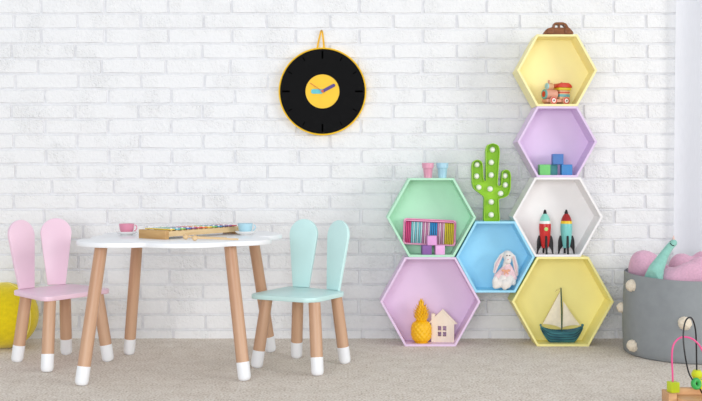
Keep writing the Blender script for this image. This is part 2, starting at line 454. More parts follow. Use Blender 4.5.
feet = [ground(81.2, 385.5), ground(244.8, 380.7), ground(271, 351.7), ground(128.9, 354.3)]
cc = sum(feet, Vector())/4
for f in feet:
    t = cc + (f-cc)*0.80; t.x -= 1.5*S; t.z = TZ-TT+0.0005
    leg(table, f, t, tb)

# ------------------------------------------------------------------ chairs
SZ = (162.5-100.3)*S; ST = 0.019
def chair(quad, feet_, ears, m, label, lean_dir):
    base = sum(feet_, Vector())/4
    ch = thing('rabbit_ear_chair', label, 'chair', base, group='rabbit ear chairs at the table')
    q = [(x*S-base.x, y*S-base.y) for x, y in quad]
    pl = rounded(q, [0.05, 0.06, 0.05, 0.045], 8)
    bm = bmesh.new(); vv = [bm.verts.new((x, y, SZ-ST)) for x, y in pl]
    f = bm.faces.new(vv); r = bmesh.ops.extrude_face_region(bm, geom=[f])
    for v in r['geom']:
        if isinstance(v, bmesh.types.BMVert): v.co.z = SZ
    bmesh.ops.recalc_face_normals(bm, faces=bm.faces)
    be = [e for e in bm.edges if abs(e.verts[0].co.z-e.verts[1].co.z) < 1e-6]
    bmesh.ops.bevel(bm, geom=be, offset=0.003, segments=2, affect='EDGES', profile=0.5)
    fin('seat', bm, m, ch)
    for f in feet_:
        t = base + (f-base)*0.78; t.z = SZ-ST+0.0005
        leg(ch, f, t, base)
    for (x, y, ang, sgn) in ears:
        U = S; o = []
        o += [(-8.0*U, 0), (8.0*U, 0)]
        o += [(11.2*U, 25*U), (12.8*U, 38*U)]
        for k in range(0, 25):
            a = math.pi*k/24; o.append((13.9*U*math.cos(a), (47.8+13.9*math.sin(a))*U))
        o += [(-12.8*U, 38*U), (-11.2*U, 25*U)]
        th = 0.0075
        rot = (math.radians(-sgn), 0, math.radians(ang))
        outline('backrest_ear', [o], -th, th, m, ch, (x*S-base.x, y*S-base.y, SZ-0.0005), rot, bevel=0.0035)
    return ch
mf = [ground(317.6, 375.7), ground(345.3, 363.5), ground(296.4, 357.7), ground(256.3, 367.7)]
chair([(-88, -146), (-31, -177), (-3, -126), (-55, -83)], mf, [(-45, -93.5, -22, 7), (-15.5, -116, -49, 7)], M_MINT,
      'mint green rabbit ear chair with beech legs, right of the table', 1)
pf = [ground(47, 372.1), ground(108.5, 361.3), ground(66.4, 354.2), ground(16.8, 361.7)]
chair([(-253, -168), (-211, -106), (-262, -65), (-299, -117)], pf, [(-289.5, -104.5, 58, 8.5), (-271.8, -74.5, 21, 8.5)], M_PINK,
      'pink rabbit ear chair with beech legs, left of the table', 1)

# ------------------------------------------------------------------ cups and saucers on the table
def cup_set(u, r, colour, cname, where):
    X = (u-351)*S*r; Y = -(1-r)*D
    ms = mat('white_porcelain', (245, 244, 242), 0.2, 0.006, 10, spec=0.5)
    sau = lathe('saucer', [(0, 0), (0.022, 0), (0.023, 0.002), (0.035, 0.006), (0.0425, 0.0135), (0.0422, 0.0150), (0.034, 0.0085), (0.022, 0.0052), (0, 0.0050)], ms, None, (X, Y, TZ), n=40)
    tag(sau, 'small white saucer under the %s toy cup on the table' % where, 'saucer', 'saucers on the table')
    mc = mat(cname, colour, 0.3, 0.015, 20, spec=0.45)
    c = thing('tea_cup', '%s toy tea cup on a white saucer on the table' % where, 'cup', (X, Y, TZ+0.0052), group='toy cups on the table')
    lathe('bowl', [(0, 0), (0.0185, 0), (0.020, 0.002), (0.0275, 0.016), (0.0310, 0.0405), (0.0297, 0.0410), (0.0258, 0.017), (0.018, 0.004), (0, 0.0035)], mc, c, n=40)
    hp = []
    for k in range(13):
        a = -1.25 + 2.5*k/12; hp.append((0.0298 + 0.0135*math.cos(a) - 0.002*(1-math.sin(a)), 0, 0.0240+0.0125*math.sin(a)))
    tube('handle', hp, 0.0022, mc, c, 8)
cup_set(126.7, 0.870, (220, 142, 166), 'pink_glaze', 'pink')
cup_set(245.3, 0.875, (176, 216, 230), 'blue_glaze', 'light blue')

# ------------------------------------------------------------------ xylophone and mallets
A = Vector((-161.5, -176))*S; B = Vector((-105, -100))*S
ax = (B-A).normalized(); Lx = (B-A).length
xy = thing('xylophone', 'wooden xylophone with rainbow metal bars lying on the white table', 'xylophone', (A.x, A.y, TZ), rz=math.atan2(ax.y, ax.x))
M_PINE = mat('pine_wood', (232, 205, 160), 0.5, 0, 70, 0.05, 80, rgb2=(214, 180, 130), stretch=(0.12, 1, 1), detail=6)
M_PINEY = mat('pine_wood_end', (205, 165, 110), 0.5, 0, 70, 0.05, 80, rgb2=(185, 142, 90), stretch=(1, 0.12, 1), detail=6)
W0, W1 = 0.075, 0.048
box('end_block', (-0.010, -W0, 0), (0.010, W0, 0.0345), M_PINEY, xy, bevel=0.0015)
box('end_block', (Lx-0.018, -W1, 0), (Lx, W1, 0.031), M_PINEY, xy, bevel=0.0015)
for sg in (-1, 1):
    bm = bmesh.new()
    p0 = (0.010, sg*(W0-0.008)); p1 = (Lx-0.018, sg*(W1-0.010)); t = 0.007
    vv = []
    for z0, z1, (x, y) in ((0.010, 0.0300, p0), (0.010, 0.0310, p1)):
        vv.append([bm.verts.new((x, y-t, z0)), bm.verts.new((x, y+t, z0)), bm.verts.new((x, y+t, z1)), bm.verts.new((x, y-t, z1))])
    for k in range(4): bm.faces.new((vv[0][k], vv[0][(k+1) % 4], vv[1][(k+1) % 4], vv[1][k]))
    bm.faces.new(vv[0]); bm.faces.new(vv[1]); fin('rail', bm, M_PINE, xy, smooth=None)
cols = [(240, 205, 60), (90, 190, 215), (120, 200, 60), (60, 110, 190), (140, 60, 140), (215, 50, 70), (240, 120, 50), (248, 205, 60),
        (105, 190, 70), (50, 140, 190), (50, 60, 130), (125, 60, 140), (215, 70, 80)]
M_STEEL = mat('steel_screw', (235, 235, 235), 0.25, 0.01, metal=0.3)
for i, c in enumerate(cols):
    t = (i+0.6)/len(cols); x = 0.012 + t*(Lx-0.045); hw = W0*0.98 + (W1-W0)*t*0.9
    mb = mat('bar_%d_%d_%d' % c, c, 0.25, 0.01, spec=0.6)
    bar = box('tone_bar', (x-0.0115, -hw, 0.0345), (x+0.0115, hw, 0.0385), mb, xy, bevel=0.0012)
    for sg in (-1, 1):
        lathe('spacer', [(0, 0), (0.0045, 0), (0.0045, 0.0050), (0, 0.0050)], M_PINE, bar, (x, sg*(W0+(W1-W0)*t-0.010), 0.0297), n=10)
        lathe('screw', [(0, 0.0046), (0.0036, 0.0042), (0.0050, 0), (0, -0.001)][::-1], M_STEEL, bar, (x, sg*(W0+(W1-W0)*t-0.010), 0.0385), n=10)
M_MALLET = mat('mallet_wood', (234, 204, 160), 0.5, 0, 40, rgb2=(216, 180, 132), stretch=(0.2, 1, 1))
def mallet(h, e, label):
    h = Vector((h[0]*S, h[1]*S)); e = Vector((e[0]*S, e[1]*S)); d = e-h
    o = thing('xylophone_mallet', label, 'mallet', (h.x, h.y, TZ), rz=math.atan2(d.y, d.x), group='xylophone mallets on the table')
    ell('mallet_head', (0, 0, 0.0105), (0.0108, 0.0105, 0.0105), M_MALLET, o)
    tube('mallet_stick', [(0.008, 0, 0.0105), (d.length, 0, 0.0036)], 0.0034, M_MALLET, o, 10)
mallet((-124, -200), (-90, -194), 'wooden mallet lying nearest the front edge of the table')
mallet((-134, -184), (-101, -181), 'wooden mallet lying between the xylophone and the other mallet')

# ------------------------------------------------------------------ pouf
rp = 162.5/(347-H0)
pc = ground(4.5, 347)
M_YFAB = mat('yellow_plush', (228, 205, 28), 0.9, 0.05, 60, 0.35, 220, spec=0.1, sheen=0.3)
RP = 31.2*S
pf_ = thing('round_pouf', 'round yellow plush pouf behind the pink chair', 'pouf', (pc.x, pc.y, 0))
prof = []
for k in range(33):
    a = -math.pi/2 + math.pi*k/32; z = RP*math.sin(a); r = RP*math.cos(a)
    z = max(z, -RP*0.955); prof.append((r if abs(a) < 1.57 else 0, z+RP*0.955))
lathe('cushion', prof, M_YFAB, pf_, n=48, smooth=180)
M_PIPE = mat('pale_yellow_piping', (245, 232, 130), 0.8, 0.03)
for ph in (-0.40, -0.40+math.pi/2):
    arc = []
    for k in range(49):
        a = 2*math.pi*k/48
        z = RP*math.sin(a)*1.004
        if z < -RP*0.93: z = -RP*0.93
        arc.append((RP*1.004*math.cos(a)*math.cos(ph), RP*1.004*math.cos(a)*math.sin(ph), z+RP*0.955))
    tube('seam_piping', arc[:-1], 0.0022, M_PIPE, pf_, 6, closed=True)

# ------------------------------------------------------------------ clock
ck = P(322.4, 91.2, 0.992); CR = 44.0*S*0.992
clock = thing('wall_clock', 'round black vinyl record clock with yellow rim hanging on the brick wall', 'clock', (ck.x, -0.001, ck.z))
M_CY = mat('yellow_plastic', (250, 200, 30), 0.45, 0.02, 30)
M_CB = mat('black_vinyl', (24, 24, 25), 0.8, 0.03, 60, spec=0.05)
M_CT = mat('black_gloss_mark', (2, 2, 2), 0.9, 0.0, spec=0.0)
RX = (math.pi/2, 0, 0)
lathe('case', [(0, 0.001), (CR, 0.001), (CR, 0.026), (CR-0.0055, 0.0275), (CR-0.0065, 0.024), (0, 0.0235)], M_CY, clock, rot=RX, n=96)
ri = 17.2*S*0.985
lathe('record_face', [(ri, 0.0240), (CR-0.007, 0.0240), (CR-0.008, 0.0275), (ri+0.0008, 0.0275)], M_CB, clock, rot=RX, n=96, closed=True)
lathe('centre_disc', [(0, 0.0236), (ri-0.0004, 0.0236), (ri-0.0004, 0.0250), (0, 0.0250)], M_CY, clock, rot=RX, n=64)
for h in range(12):
    a = h*math.pi/6; big = h % 3 == 0
    L0, L1, w = (CR*0.745, CR*0.92, 0.0040) if big else (CR*0.80, CR*0.90, 0.0022)
    box('hour_mark', (-w, -0.0010, L0), (w, 0.0, L1), M_CT, clock, (0, -0.0276, 0), (0, a, 0), bevel=0.0004, seg=1)
def hand(name, L0, L1, w, ang, c, y):
    outline(name, [rrect(-w, L0, w, L1, w*0.98, 6)], -0.0012, 0, c, clock, (0, y, 0), (0, ang, 0))
hand('hour_hand', -0.003, 0.053, 0.0108, math.radians(-90), mat('cyan_hand', (90, 195, 208), 0.4), -0.0262)
hand('minute_hand', -0.003, 0.0665, 0.0072, math.radians(62), mat('purple_hand', (75, 50, 130), 0.4), -0.0280)
hand('second_hand', -0.004, 0.069, 0.0013, math.radians(-56), mat('red_hand', (205, 80, 45), 0.4), -0.0300)
lathe('hub', [(0, 0.0265), (0.0062, 0.0265), (0.0062, 0.0325), (0, 0.033)], mat('red_hub', (215, 90, 60), 0.4), clock, rot=RX, n=20)
# ribbon loop
zt = 43*S*0.99
def ribbon(pts, w):
    bm = bmesh.new(); a = []
    for x, y, z, dx, dz in pts:
        q = [bm.verts.new((x-dx*w, y, z-dz*w)), bm.verts.new((x+dx*w, y, z+dz*w)), bm.verts.new((x+dx*w, y+0.0015, z+dz*w)), bm.verts.new((x-dx*w, y+0.0015, z-dz*w))]
        a.append(q)
    for p, q in zip(a, a[1:]):
        for k in range(4): bm.faces.new((p[k], p[(k+1) % 4], q[(k+1) % 4], q[k]))
    bm.faces.new(a[0]); bm.faces.new(a[-1]); return bm
nz = (H0-30.5)*S + HC - ck.z
nx = (321.3-322.4)*S
M_RIB = mat('yellow_ribbon', (240, 185, 40), 0.6, 0.05, 60)
fin('hanging_strap', ribbon([(-0.026+nx*0, -0.016, zt-0.006, 1, 0.1), (-0.020, -0.014, zt+0.03, 1, 0.2), (nx-0.002, -0.010, nz-0.002, 0.9, 0.35), (nx+0.003, -0.012, nz-0.001, 0.9, -0.3), (0.005, -0.015, zt+0.03, 1, -0.1), (0.008, -0.018, zt-0.006, 1, 0)], 0.0046), M_RIB, clock)
nail = lathe('nail', [(0, 0), (0.0018, 0), (0.0018, 0.020), (0.0045, 0.0205), (0.0045, 0.022), (0, 0.0222)], mat('brass_nail', (170, 130, 70), 0.4, metal=0.6), clock, (nx, 0, nz-0.0045), RX, n=12)

# ------------------------------------------------------------------ wooden car on the top shelf
M_WAL = mat('dark_walnut', (146, 90, 52), 0.45, 0, 90, 0.06, 90, rgb2=(112, 64, 34), stretch=(0.15, 1, 1), detail=6)
rc = 0.958; k = S*rc
car = thing('toy_car', 'dark brown wooden toy car standing on the topmost yellow shelf', 'toy car', ((558-351)*k, -(1-rc)*D, H_y['zt']))
def kz(l): return [((x-558)*k, (34.9-y)*k) for x, y in l]
body = rounded(kz([(543.2, 34.5), (543.4, 33.0), (546.2, 29.3), (549.0, 28.3), (552.4, 27.4), (553.2, 23.6), (555.2, 22.8), (562, 22.7), (565.6, 24.2), (568.4, 28.6), (571.0, 30.6), (572.7, 33.2), (572.7, 34.5)]), 0.0035, 3)
w1_ = rounded(kz([(554.0, 28.1), (554.6, 25.0), (558.2, 25.0), (558.2, 28.1)]), 0.002, 3)
w2_ = rounded(kz([(559.4, 28.1), (559.4, 25.0), (562.8, 25.0), (565.2, 28.1)]), 0.002, 3)
outline('car_body', [body[::-1], w1_, w2_], -0.016, 0.016, M_WAL, car, bevel=0.0)
for x in (549.7, 567):
    for sg in (-1, 1):
        lathe('wheel', [(0, -0.004), (0.0145, -0.004), (0.0150, -0.002), (0.0150, 0.003), (0.0125, 0.0045), (0, 0.004)], M_WAL, car, ((x-558)*k, sg*0.0165, 0.0151), (sg*-math.pi/2, 0, 0), n=24)

# ------------------------------------------------------------------ toy train
M_TB = mat('train_wood', (226, 182, 140), 0.5, 0, 80, rgb2=(206, 156, 112), stretch=(0.2, 1, 1))
M_TPK = mat('train_pink_wood', (222, 160, 135), 0.5, 0.04, 60)
M_TT = mat('train_teal', (110, 172, 172), 0.5, 0.02); M_TR = mat('train_red', (205, 60, 40), 0.45, 0.02); M_TY = mat('train_yellow', (215, 190, 40), 0.45, 0.02)
M_TBL = mat('train_pale_blue', (165, 205, 215), 0.5, 0.02); M_TWH = mat('train_white', (240, 228, 220), 0.5, 0.02); M_TDK = mat('train_dark', (45, 35, 40), 0.5)
rt = 0.966
train = thing('toy_train', 'wooden toy steam train with red roof in the pale yellow shelf', 'toy train', ((556-351)*S*rt, -(1-rt)*D+0.004, H_y['zi']), rz=math.pi+math.radians(20))
box('chassis', (-0.060, -0.022, 0.011), (0.060, 0.022, 0.025), M_TPK, train, bevel=0.002)
RY = (0, math.pi/2, 0)
bo = lathe('boiler', [(0, -0.002), (0.0225, -0.002), (0.0225, 0.052), (0, 0.052)], M_TPK, train, (0.004, 0, 0.0475), RY, n=32)
lathe('boiler_ring', [(0, 0.052), (0.0225, 0.052), (0.0225, 0.0575), (0.021, 0.0590), (0, 0.0590)], M_TT, bo, n=32)
lathe('boiler_face', [(0, 0.0588), (0.0135, 0.0588), (0.0135, 0.0602), (0, 0.0606)], M_TR, bo, n=28)
ch_ = lathe('chimney', [(0, -0.016), (0.0140, -0.016), (0.0155, -0.010), (0.0155, 0.010), (0, 0.0102)], M_TB, train, (0.034, 0, 0.0835), RY, n=28)
lathe('chimney_face', [(0, 0.0100), (0.0150, 0.0100), (0.0140, 0.0155), (0, 0.0160)], M_TBL, ch_, n=28)
lathe('peg', [(0, 0.098), (0.0045, 0.098), (0.0050, 0.109), (0.003, 0.112), (0, 0.1125)], M_TPK, train, (0.036, 0, 0), n=16)
cab = box('cab', (-0.058, -0.0235, 0.025), (-0.006, 0.0235, 0.066), M_TB, train, bevel=0.0015)
box('cab_stripe', (-0.0586, -0.0241, 0.036), (-0.0054, 0.0241, 0.048), M_TT, cab, bevel=0.0005)
box('cab_stripe', (-0.0586, -0.0241, 0.053), (-0.0054, 0.0241, 0.058), M_TR, cab, bevel=0.0005)
box('roof_layer', (-0.063, -0.028, 0.066), (0.002, 0.028, 0.078), M_TY, train, bevel=0.0025)
rf_ = rounded([(-0.068, 0.078), (0.007, 0.078), (0.004, 0.090), (-0.010, 0.099), (-0.050, 0.099), (-0.065, 0.090)], [0.002, 0.002, 0.006, 0.006, 0.006, 0.006], 4)
outline('roof', [rf_], -0.030, 0.030, M_TR, train, bevel=0.0015)
lathe('peg', [(0, 0.099), (0.0045, 0.099), (0.0045, 0.104), (0, 0.106)], M_TB, train, (-0.030, 0, 0), n=16)
for x in (-0.036, 0.030):
    for sg in (-1, 1):
        w = lathe('wheel', [(0, -0.004), (0.0175, -0.004), (0.0178, 0.003), (0.016, 0.0046), (0, 0.0046)], M_TPK, train, (x, sg*0.0275, 0.0178), (-sg*math.pi/2, 0, 0), n=28)
        lathe('wheel_ring', [(0, 0.0045), (0.0155, 0.0045), (0.0150, 0.0054), (0, 0.0054)], M_TR, w, n=28)
        lathe('wheel_disc', [(0, 0.0053), (0.0105, 0.0053), (0.0100, 0.0062), (0, 0.0062)], M_TWH, w, n=24)
        lathe('axle_cap', [(0, 0.0060), (0.0038, 0.0060), (0.0034, 0.0075), (0, 0.0078)], M_TDK, w, n=16)

# ------------------------------------------------------------------ cubes
CS = 0.0478
def cube(X, Y, z, colour, name, label, rz=0.0, size=CS, group=None):
    m = mat(name, colour, 0.5, 0.03, 60, 0.04, 120)
    bm = bmesh.new(); b_box(bm, (-size/2, -size/2, 0), (size/2, size/2, size), 0.0022, 2)
    o = fin('toy_block', bm, m, None, (X, Y, z), (0, 0, rz)); tag(o, label, 'block', group)
g1 = 'cubes in the small lilac shelf'
kk = S*0.962; yb = -(1-0.962)*D
def cx_(u): return (u-351)*kk
zi = H_l['zi']
cube(cx_(543.9), yb-0.004, zi, (120, 205, 120), 'cube_green', 'green wooden cube at the left in the small lilac shelf', 0.02, group=g1)
cube(cx_(553.2), yb+0.041, zi, (95, 170, 172), 'cube_teal', 'teal wooden cube half hidden behind the green cube', 0.0, group=g1)
cube(cx_(566.2), yb, zi, (70, 140, 205), 'cube_blue', 'bright blue wooden cube at the right in the small lilac shelf', -0.05, group=g1)
cube(cx_(558.0), yb+0.012, zi+CS, (82, 128, 195), 'cube_denim', 'denim blue wooden cube on top of the other cubes', -0.06, group=g1)
g2 = 'cubes in the mint shelf'; zi = H_m['zi']; CS2 = 0.0425; kk = S*0.957; yb = -(1-0.957)*D
cube(cx_(426.6), yb+0.014, zi, (140, 95, 165), 'cube_purple', 'purple wooden cube in front of the pen case', 0.1, CS2, g2)
cube(cx_(439.8), yb+0.012, zi, (238, 178, 228), 'cube_pink', 'pink wooden cube on the floor of the mint shelf', 0.06, CS2, g2)
cube(cx_(432.0), yb+0.013, zi+CS2, (232, 165, 222), 'cube_pink_top', 'pink wooden cube balanced on two cubes before the pens', 0.0, CS2, g2)

# ------------------------------------------------------------------ pen case and pens in the mint shelf
rcs = 0.9745; kc = S*rcs; yc = -(1-rcs)*D - 0.001
M_CASE = mat('pink_case_fabric', (248, 168, 204), 0.75, 0.04, 60, 0.15, 250)
M_CASEI = mat('dark_pink_lining', (150, 60, 105), 0.8, 0.05)
case = thing('pen_case', 'open pink pen case leaning in the mint shelf', 'pencil case', ((429.3-351)*kc, yc, HC-(232.2-H0)*kc), rot=(math.radians(-4), math.radians(2.6), 0))
cw, chh = 26.3*kc, 13.0*kc
outline('case_back', [rrect(-cw, -chh, cw, chh, 0.016)], 0.002, 0.012, M_CASE, case, bevel=0.002)
outline('case_rim', [rrect(-cw, -chh, cw, chh, 0.016), rrect(-cw+0.008, -chh+0.007, cw-0.008, chh-0.012, 0.01)[::-1]], -0.016, 0.002, M_CASE, case)
outline('case_lining', [rrect(-cw+0.0078, -chh+0.0068, cw-0.0078, chh-0.0118, 0.01)], -0.0005, 0.0018, M_CASEI, case, smooth=None)
tube('zip', [(-cw+0.004, -0.0165, -chh+0.02), (-cw+0.004, -0.0165, chh-0.016), (-cw+0.016, -0.0165, chh-0.005), (cw-0.016, -0.0165, chh-0.005), (cw-0.004, -0.0165, chh-0.016), (cw-0.004, -0.0165, -chh+0.02)], 0.0013, mat('zip_dark_pink', (200, 80, 140), 0.5), case, 6)
pens = [('magenta', (215, 70, 130), 3), ('light blue', (120, 195, 205), 6), ('mauve', (198, 128, 168), 4), ('bright blue', (40, 140, 200), 4), ('dusty pink', (205, 140, 175), 4), ('mustard yellow', (216, 198, 50), 5)]
NP = sum(p[2] for p in pens); span = 2*(cw-0.0095); i = 0
ordn = ['leftmost', 'second', 'third', 'fourth', 'fifth', 'sixth']
bpy.context.view_layer.update()
MW = case.matrix_world.copy()
ph_ = 2*chh-0.022
for cn, c, n in pens:
    mp_ = mat('pen_'+cn.replace(' ', '_'), c, 0.4, 0.02)
    mp2 = mat('pen_tip_'+cn.replace(' ', '_'), tuple(min(255, int(x*0.45+138)) for x in c), 0.4, 0.02)
    for j in range(n):
        pm_ = mp2 if (j % 2 and cn in ('light blue', 'mauve', 'dusty pink')) else mp_
        x = -cw+0.0105 + span*(i+0.5)/NP; r = span/NP*0.40; i += 1
        lab = ('leftmost %s pen in the pink case' % cn) if j == 0 else ('%s %s pen from the left in the pink case' % (ordn[j], cn))
        p = thing('felt_tip_pen', lab, 'pen', MW @ Vector((x, -0.008, -chh+0.0075)), rot=case.rotation_euler.copy(), group='pens in the pink case')
        lathe('barrel', [(0, 0), (r*0.9, 0), (r, 0.002), (r, ph_*0.62), (0, ph_*0.62)], pm_, p, n=10)
        lathe('cap', [(0, ph_*0.62), (r*1.12, ph_*0.62), (r*1.10, ph_*0.97), (r*0.6, ph_), (0, ph_)], pm_, p, n=10)

# ------------------------------------------------------------------ fluted cups on the mint shelf
def tumbler(u, c, nm, label):
    r_ = 0.962; X = (u-351)*S*r_
    m = mat(nm, c, 0.35, 0.015, 20, spec=0.45)
    t = thing('fluted_cup', label, 'cup', (X, -(1-r_)*D, H_m['zt']), group='fluted cups on the mint shelf')
    q = S*r_; N = 60
    bm = bmesh.new()
    prof = [(0, 0, 0), (3.8, 0, 0), (4.0, 0.4, 1), (4.9, 9.3, 1), (5.0, 9.7, 0), (5.7, 10.0, 0), (6.1, 14.6, 0), (5.9, 15, 0), (5.5, 14.6, 0), (4.6, 9.0, 0), (3.2, 0.8, 0), (0, 0.8, 0)]
    rings = []
    for R, z, f in prof:
        if R == 0: rings.append([bm.verts.new((0, 0, z*q))]); continue
        rings.append([bm.verts.new(((R-f*0.45*(0.5+0.5*math.cos(10*2*math.pi*i/N)))*q*math.cos(2*math.pi*i/N), (R-f*0.45*(0.5+0.5*math.cos(10*2*math.pi*i/N)))*q*math.sin(2*math.pi*i/N), z*q)) for i in range(N)])
    for a, b in zip(rings, rings[1:]):
        for i in range(N):
            j = (i+1) % N
            if len(a) == 1: bm.faces.new((a[0], b[i], b[j]))
            elif len(b) == 1: bm.faces.new((a[i], a[j], b[0]))
            else: bm.faces.new((a[i], a[j], b[j], b[i]))
    fin('cup_body', bm, m, t, smooth=50)
tumbler(427.9, (228, 160, 184), 'pink_plastic', 'pink fluted plastic cup standing on the mint shelf')
tumbler(442.4, (172, 214, 232), 'sky_plastic', 'pale blue fluted plastic cup standing on the mint shelf')

# ------------------------------------------------------------------ cactus lamp on the blue shelf
rk = 0.963; kk = S*rk
cactus = thing('cactus_lamp', 'lime green cactus marquee lamp with white bulbs on the blue shelf', 'lamp', ((490.8-351)*kk, -(1-rk)*D, H_b['zt']))
cxy = lambda l: [((460+x/4.455-490.8)*kk, (220.9-(135+y/4.455))*kk) for x, y in l]
cpts = [(103, 384), (106, 275), (84, 258), (60, 240), (52, 215), (50, 140), (55, 118), (75, 108), (95, 118), (99, 140), (101, 190), (106, 205), (112, 206),
        (113, 70), (118, 45), (143, 36), (168, 46), (174, 70), (168, 150), (163, 220), (170, 228), (180, 225), (182, 180), (186, 160), (203, 152), (219, 162), (223, 185), (221, 240), (212, 268), (192, 279), (168, 284), (174, 384)]
cp = rounded(cxy(cpts), 0.010, 4)
cen = [sum(p[i] for p in cp)/len(cp) for i in (0, 1)]
def inset(poly, d):
    n = len(poly); area = sum(poly[i][0]*poly[(i+1) % n][1]-poly[(i+1) % n][0]*poly[i][1] for i in range(n)); sg = 1 if area > 0 else -1
    out = []
    for i in range(n):
        a = Vector(poly[i-1]); b = Vector(poly[i]); c = Vector(poly[(i+1) % n])
        d1 = (b-a).normalized(); d2 = (c-b).normalized()
        n1 = Vector((-d1.y, d1.x))*sg; n2 = Vector((-d2.y, d2.x))*sg
        bi = (n1+n2); bi = bi.normalized() if bi.length > 1e-6 else n1
        out.append(tuple(b + bi*d/max(0.5, bi.dot(n1))))
    return out
M_CAC = mat('lime_green_plastic', (150, 205, 30), 0.4, 0.015, 30)
bm = bmesh.new()      # rim wall as a strip around the outline
ci = inset(cp, 0.0035); n = len(cp)
for y0, y1 in ((-0.028, 0.020),):
    a = [bm.verts.new((x, y0, z)) for x, z in cp]; b = [bm.verts.new((x, y1, z)) for x, z in cp]
    c = [bm.verts.new((x, y0, z)) for x, z in ci]; d = [bm.verts.new((x, y1, z)) for x, z in ci]
    for i in range(n):
        j = (i+1) % n
        bm.faces.new((a[i], a[j], b[j], b[i])); bm.faces.new((c[j], c[i], d[i], d[j])); bm.faces.new((a[j], a[i], c[i], c[j])); bm.faces.new((b[i], b[j], d[j], d[i]))
fin('rim_wall', bm, M_CAC, cactus)
outline('face_plate', [inset(cp, 0.002)], 0.002, 0.018, M_CAC, cactus, smooth=None)
M_BULB = mat('milky_bulb', (246, 246, 236), 0.3, 0.01, spec=0.5)
for x, y in ((143, 65), (138, 122), (138, 178), (133, 240), (138, 298), (138, 355), (75, 132), (73, 183), (82, 233), (199, 181), (201, 222), (180, 260)):
    (px, pz), = cxy([(x, y)])
    lathe('bulb', [(0.0105, -0.001), (0.0118, 0.002), (0.0132, 0.008), (0.0118, 0.0155), (0.007, 0.0200), (0, 0.0214)], M_BULB, cactus, (px, 0.002, pz), RX, n=20, smooth=180)

# ------------------------------------------------------------------ rockets in the white shelf
M_RB = mat('rocket_black', (28, 27, 30), 0.5, 0.02)
def rocket(u, body_c, bn, nose_c, nn, band_c, bdn, label, port):
    r_ = 0.964; q = S*r_; X = (u-351)*q
    ro_ = thing('toy_rocket', label, 'toy rocket', (X, -(1-r_)*D, H_w['zi']), group='toy rockets')
    mb_, mn, md_ = mat(bn, body_c, 0.3, 0.01, spec=0.5), mat(nn, nose_c, 0.3, 0.01, spec=0.5), mat(bdn, band_c, 0.35, 0.01)
    lathe('body', [(0, 6*q), (3.2*q, 6*q), (3.7*q, 7.5*q), (4.8*q, 14*q), (5.6*q, 21*q), (5.9*q, 26*q), (5.75*q, 30.2*q), (0, 30.4*q)], mb_, ro_, n=36)
    lathe('band', [(0, 30.2*q), (5.75*q, 30.2*q), (5.35*q, 33*q), (0, 33*q)], md_, ro_, n=36)
    lathe('nose_cone', [(0, 33*q), (5.3*q, 33*q), (4.5*q, 35.8*q), (3.2*q, 38.4*q), (1.9*q, 40*q), (0, 40.2*q)], mn, ro_, n=32)
    lathe('nose_tip', [(0, 39.9*q), (1.9*q, 39.9*q), (1.7*q, 41.4*q), (0.9*q, 43.8*q), (0, 44.4*q)], M_RB, ro_, n=20)
    fin_o = rounded([(3.6*q, 8*q), (4.4*q, 17*q), (6.2*q, 18.8*q), (8.0*q, 14*q), (8.3*q, 0), (7.3*q, 0), (6.2*q, 4.2*q), (4.6*q, 6.4*q)], [0, 0.004, 0.006, 0.012, 0.0008, 0.0008, 0.008, 0.003], 4)
    for a in range(4):
        outline('fin', [fin_o], -0.0042, 0.0042, M_RB, ro_, rot=(0, 0, a*math.pi/2), bevel=0.0006)
    if port:
        lathe('porthole', [(0, 0), (1.9*q, 0), (1.9*q, 0.8*q), (1.3*q, 1.0*q), (0, 0.7*q)], mat('porthole_lime', (190, 225, 130), 0.4), ro_, (0, -5.55*q, 25*q), (math.pi/2, 0, 0), n=20)
rocket(545.0, (205, 40, 38), 'rocket_red', (140, 215, 200), 'rocket_mint', (240, 240, 236), 'rocket_white', 'red toy rocket with mint nose and white band in the white shelf', True)
rocket(566.3, (125, 205, 200), 'rocket_teal', (165, 30, 32), 'rocket_dark_red', (240, 200, 40), 'rocket_yellow', 'teal toy rocket with dark red nose and yellow band', False)

# ------------------------------------------------------------------ sailing boat in the large yellow shelf
rb = 0.966; q = S*rb
boat = thing('toy_sailboat', 'wooden toy sailing boat with teal hull and cream sails in the yellow shelf', 'toy boat', ((561.7-351)*q, -(1-rb)*D, H_Y['zi']))
M_HULL = mat('teal_hull_paint', (72, 138, 148), 0.5, 0, 45, 0.2, 120, rgb2=(28, 78, 108), stretch=(0.3, 1, 1), detail=6)
M_SAIL = mat('cream_sail', (250, 238, 212), 0.8, 0.03, 60, 0.1, 200); M_MAST = mat('mast_green', (52, 92, 84), 0.5, 0.05, 40); M_ROPE = mat('rope', (205, 180, 130), 0.8)
bm = bmesh.new(); NXh = 28; NR = 7; rows = []
for i in range(NXh+1):
    t = -1+2*i/NXh; x = t*21.3*q
    top = (11.6 + 5.0*abs(t)**2.6)*q; bot = (0.2 + 9.0*max(0, abs(t)-0.45)**1.6 + (1.5*abs(t)))*q if abs(t) > 0.45 else 0.2*q
    bot = 0.0 if abs(t) < 0.55 else ((abs(t)-0.55)/0.45)**1.5*13.5*q
    wd = 0.034*max(0.04, (1-abs(t)**2.4))
    row = []
    for j in range(NR+1):
        f = j/NR
        row.append((x, wd*(0.30+0.70*f**0.6), bot+(top-bot)*f))
    rows.append(row)
sec = []
for row in rows:
    ring = [bm.verts.new((x, -y, z)) for x, y, z in reversed(row)] + [bm.verts.new((x, y, z)) for x, y, z in row]
    x, y, z = row[-1]; dk = max(0.0, 2.2*q)
    ring += [bm.verts.new((x, y*0.82, z-0.0002)), bm.verts.new((x, y*0.74, z-dk)), bm.verts.new((x, -y*0.74, z-dk)), bm.verts.new((x, -y*0.82, z-0.0002))]
    sec.append(ring)
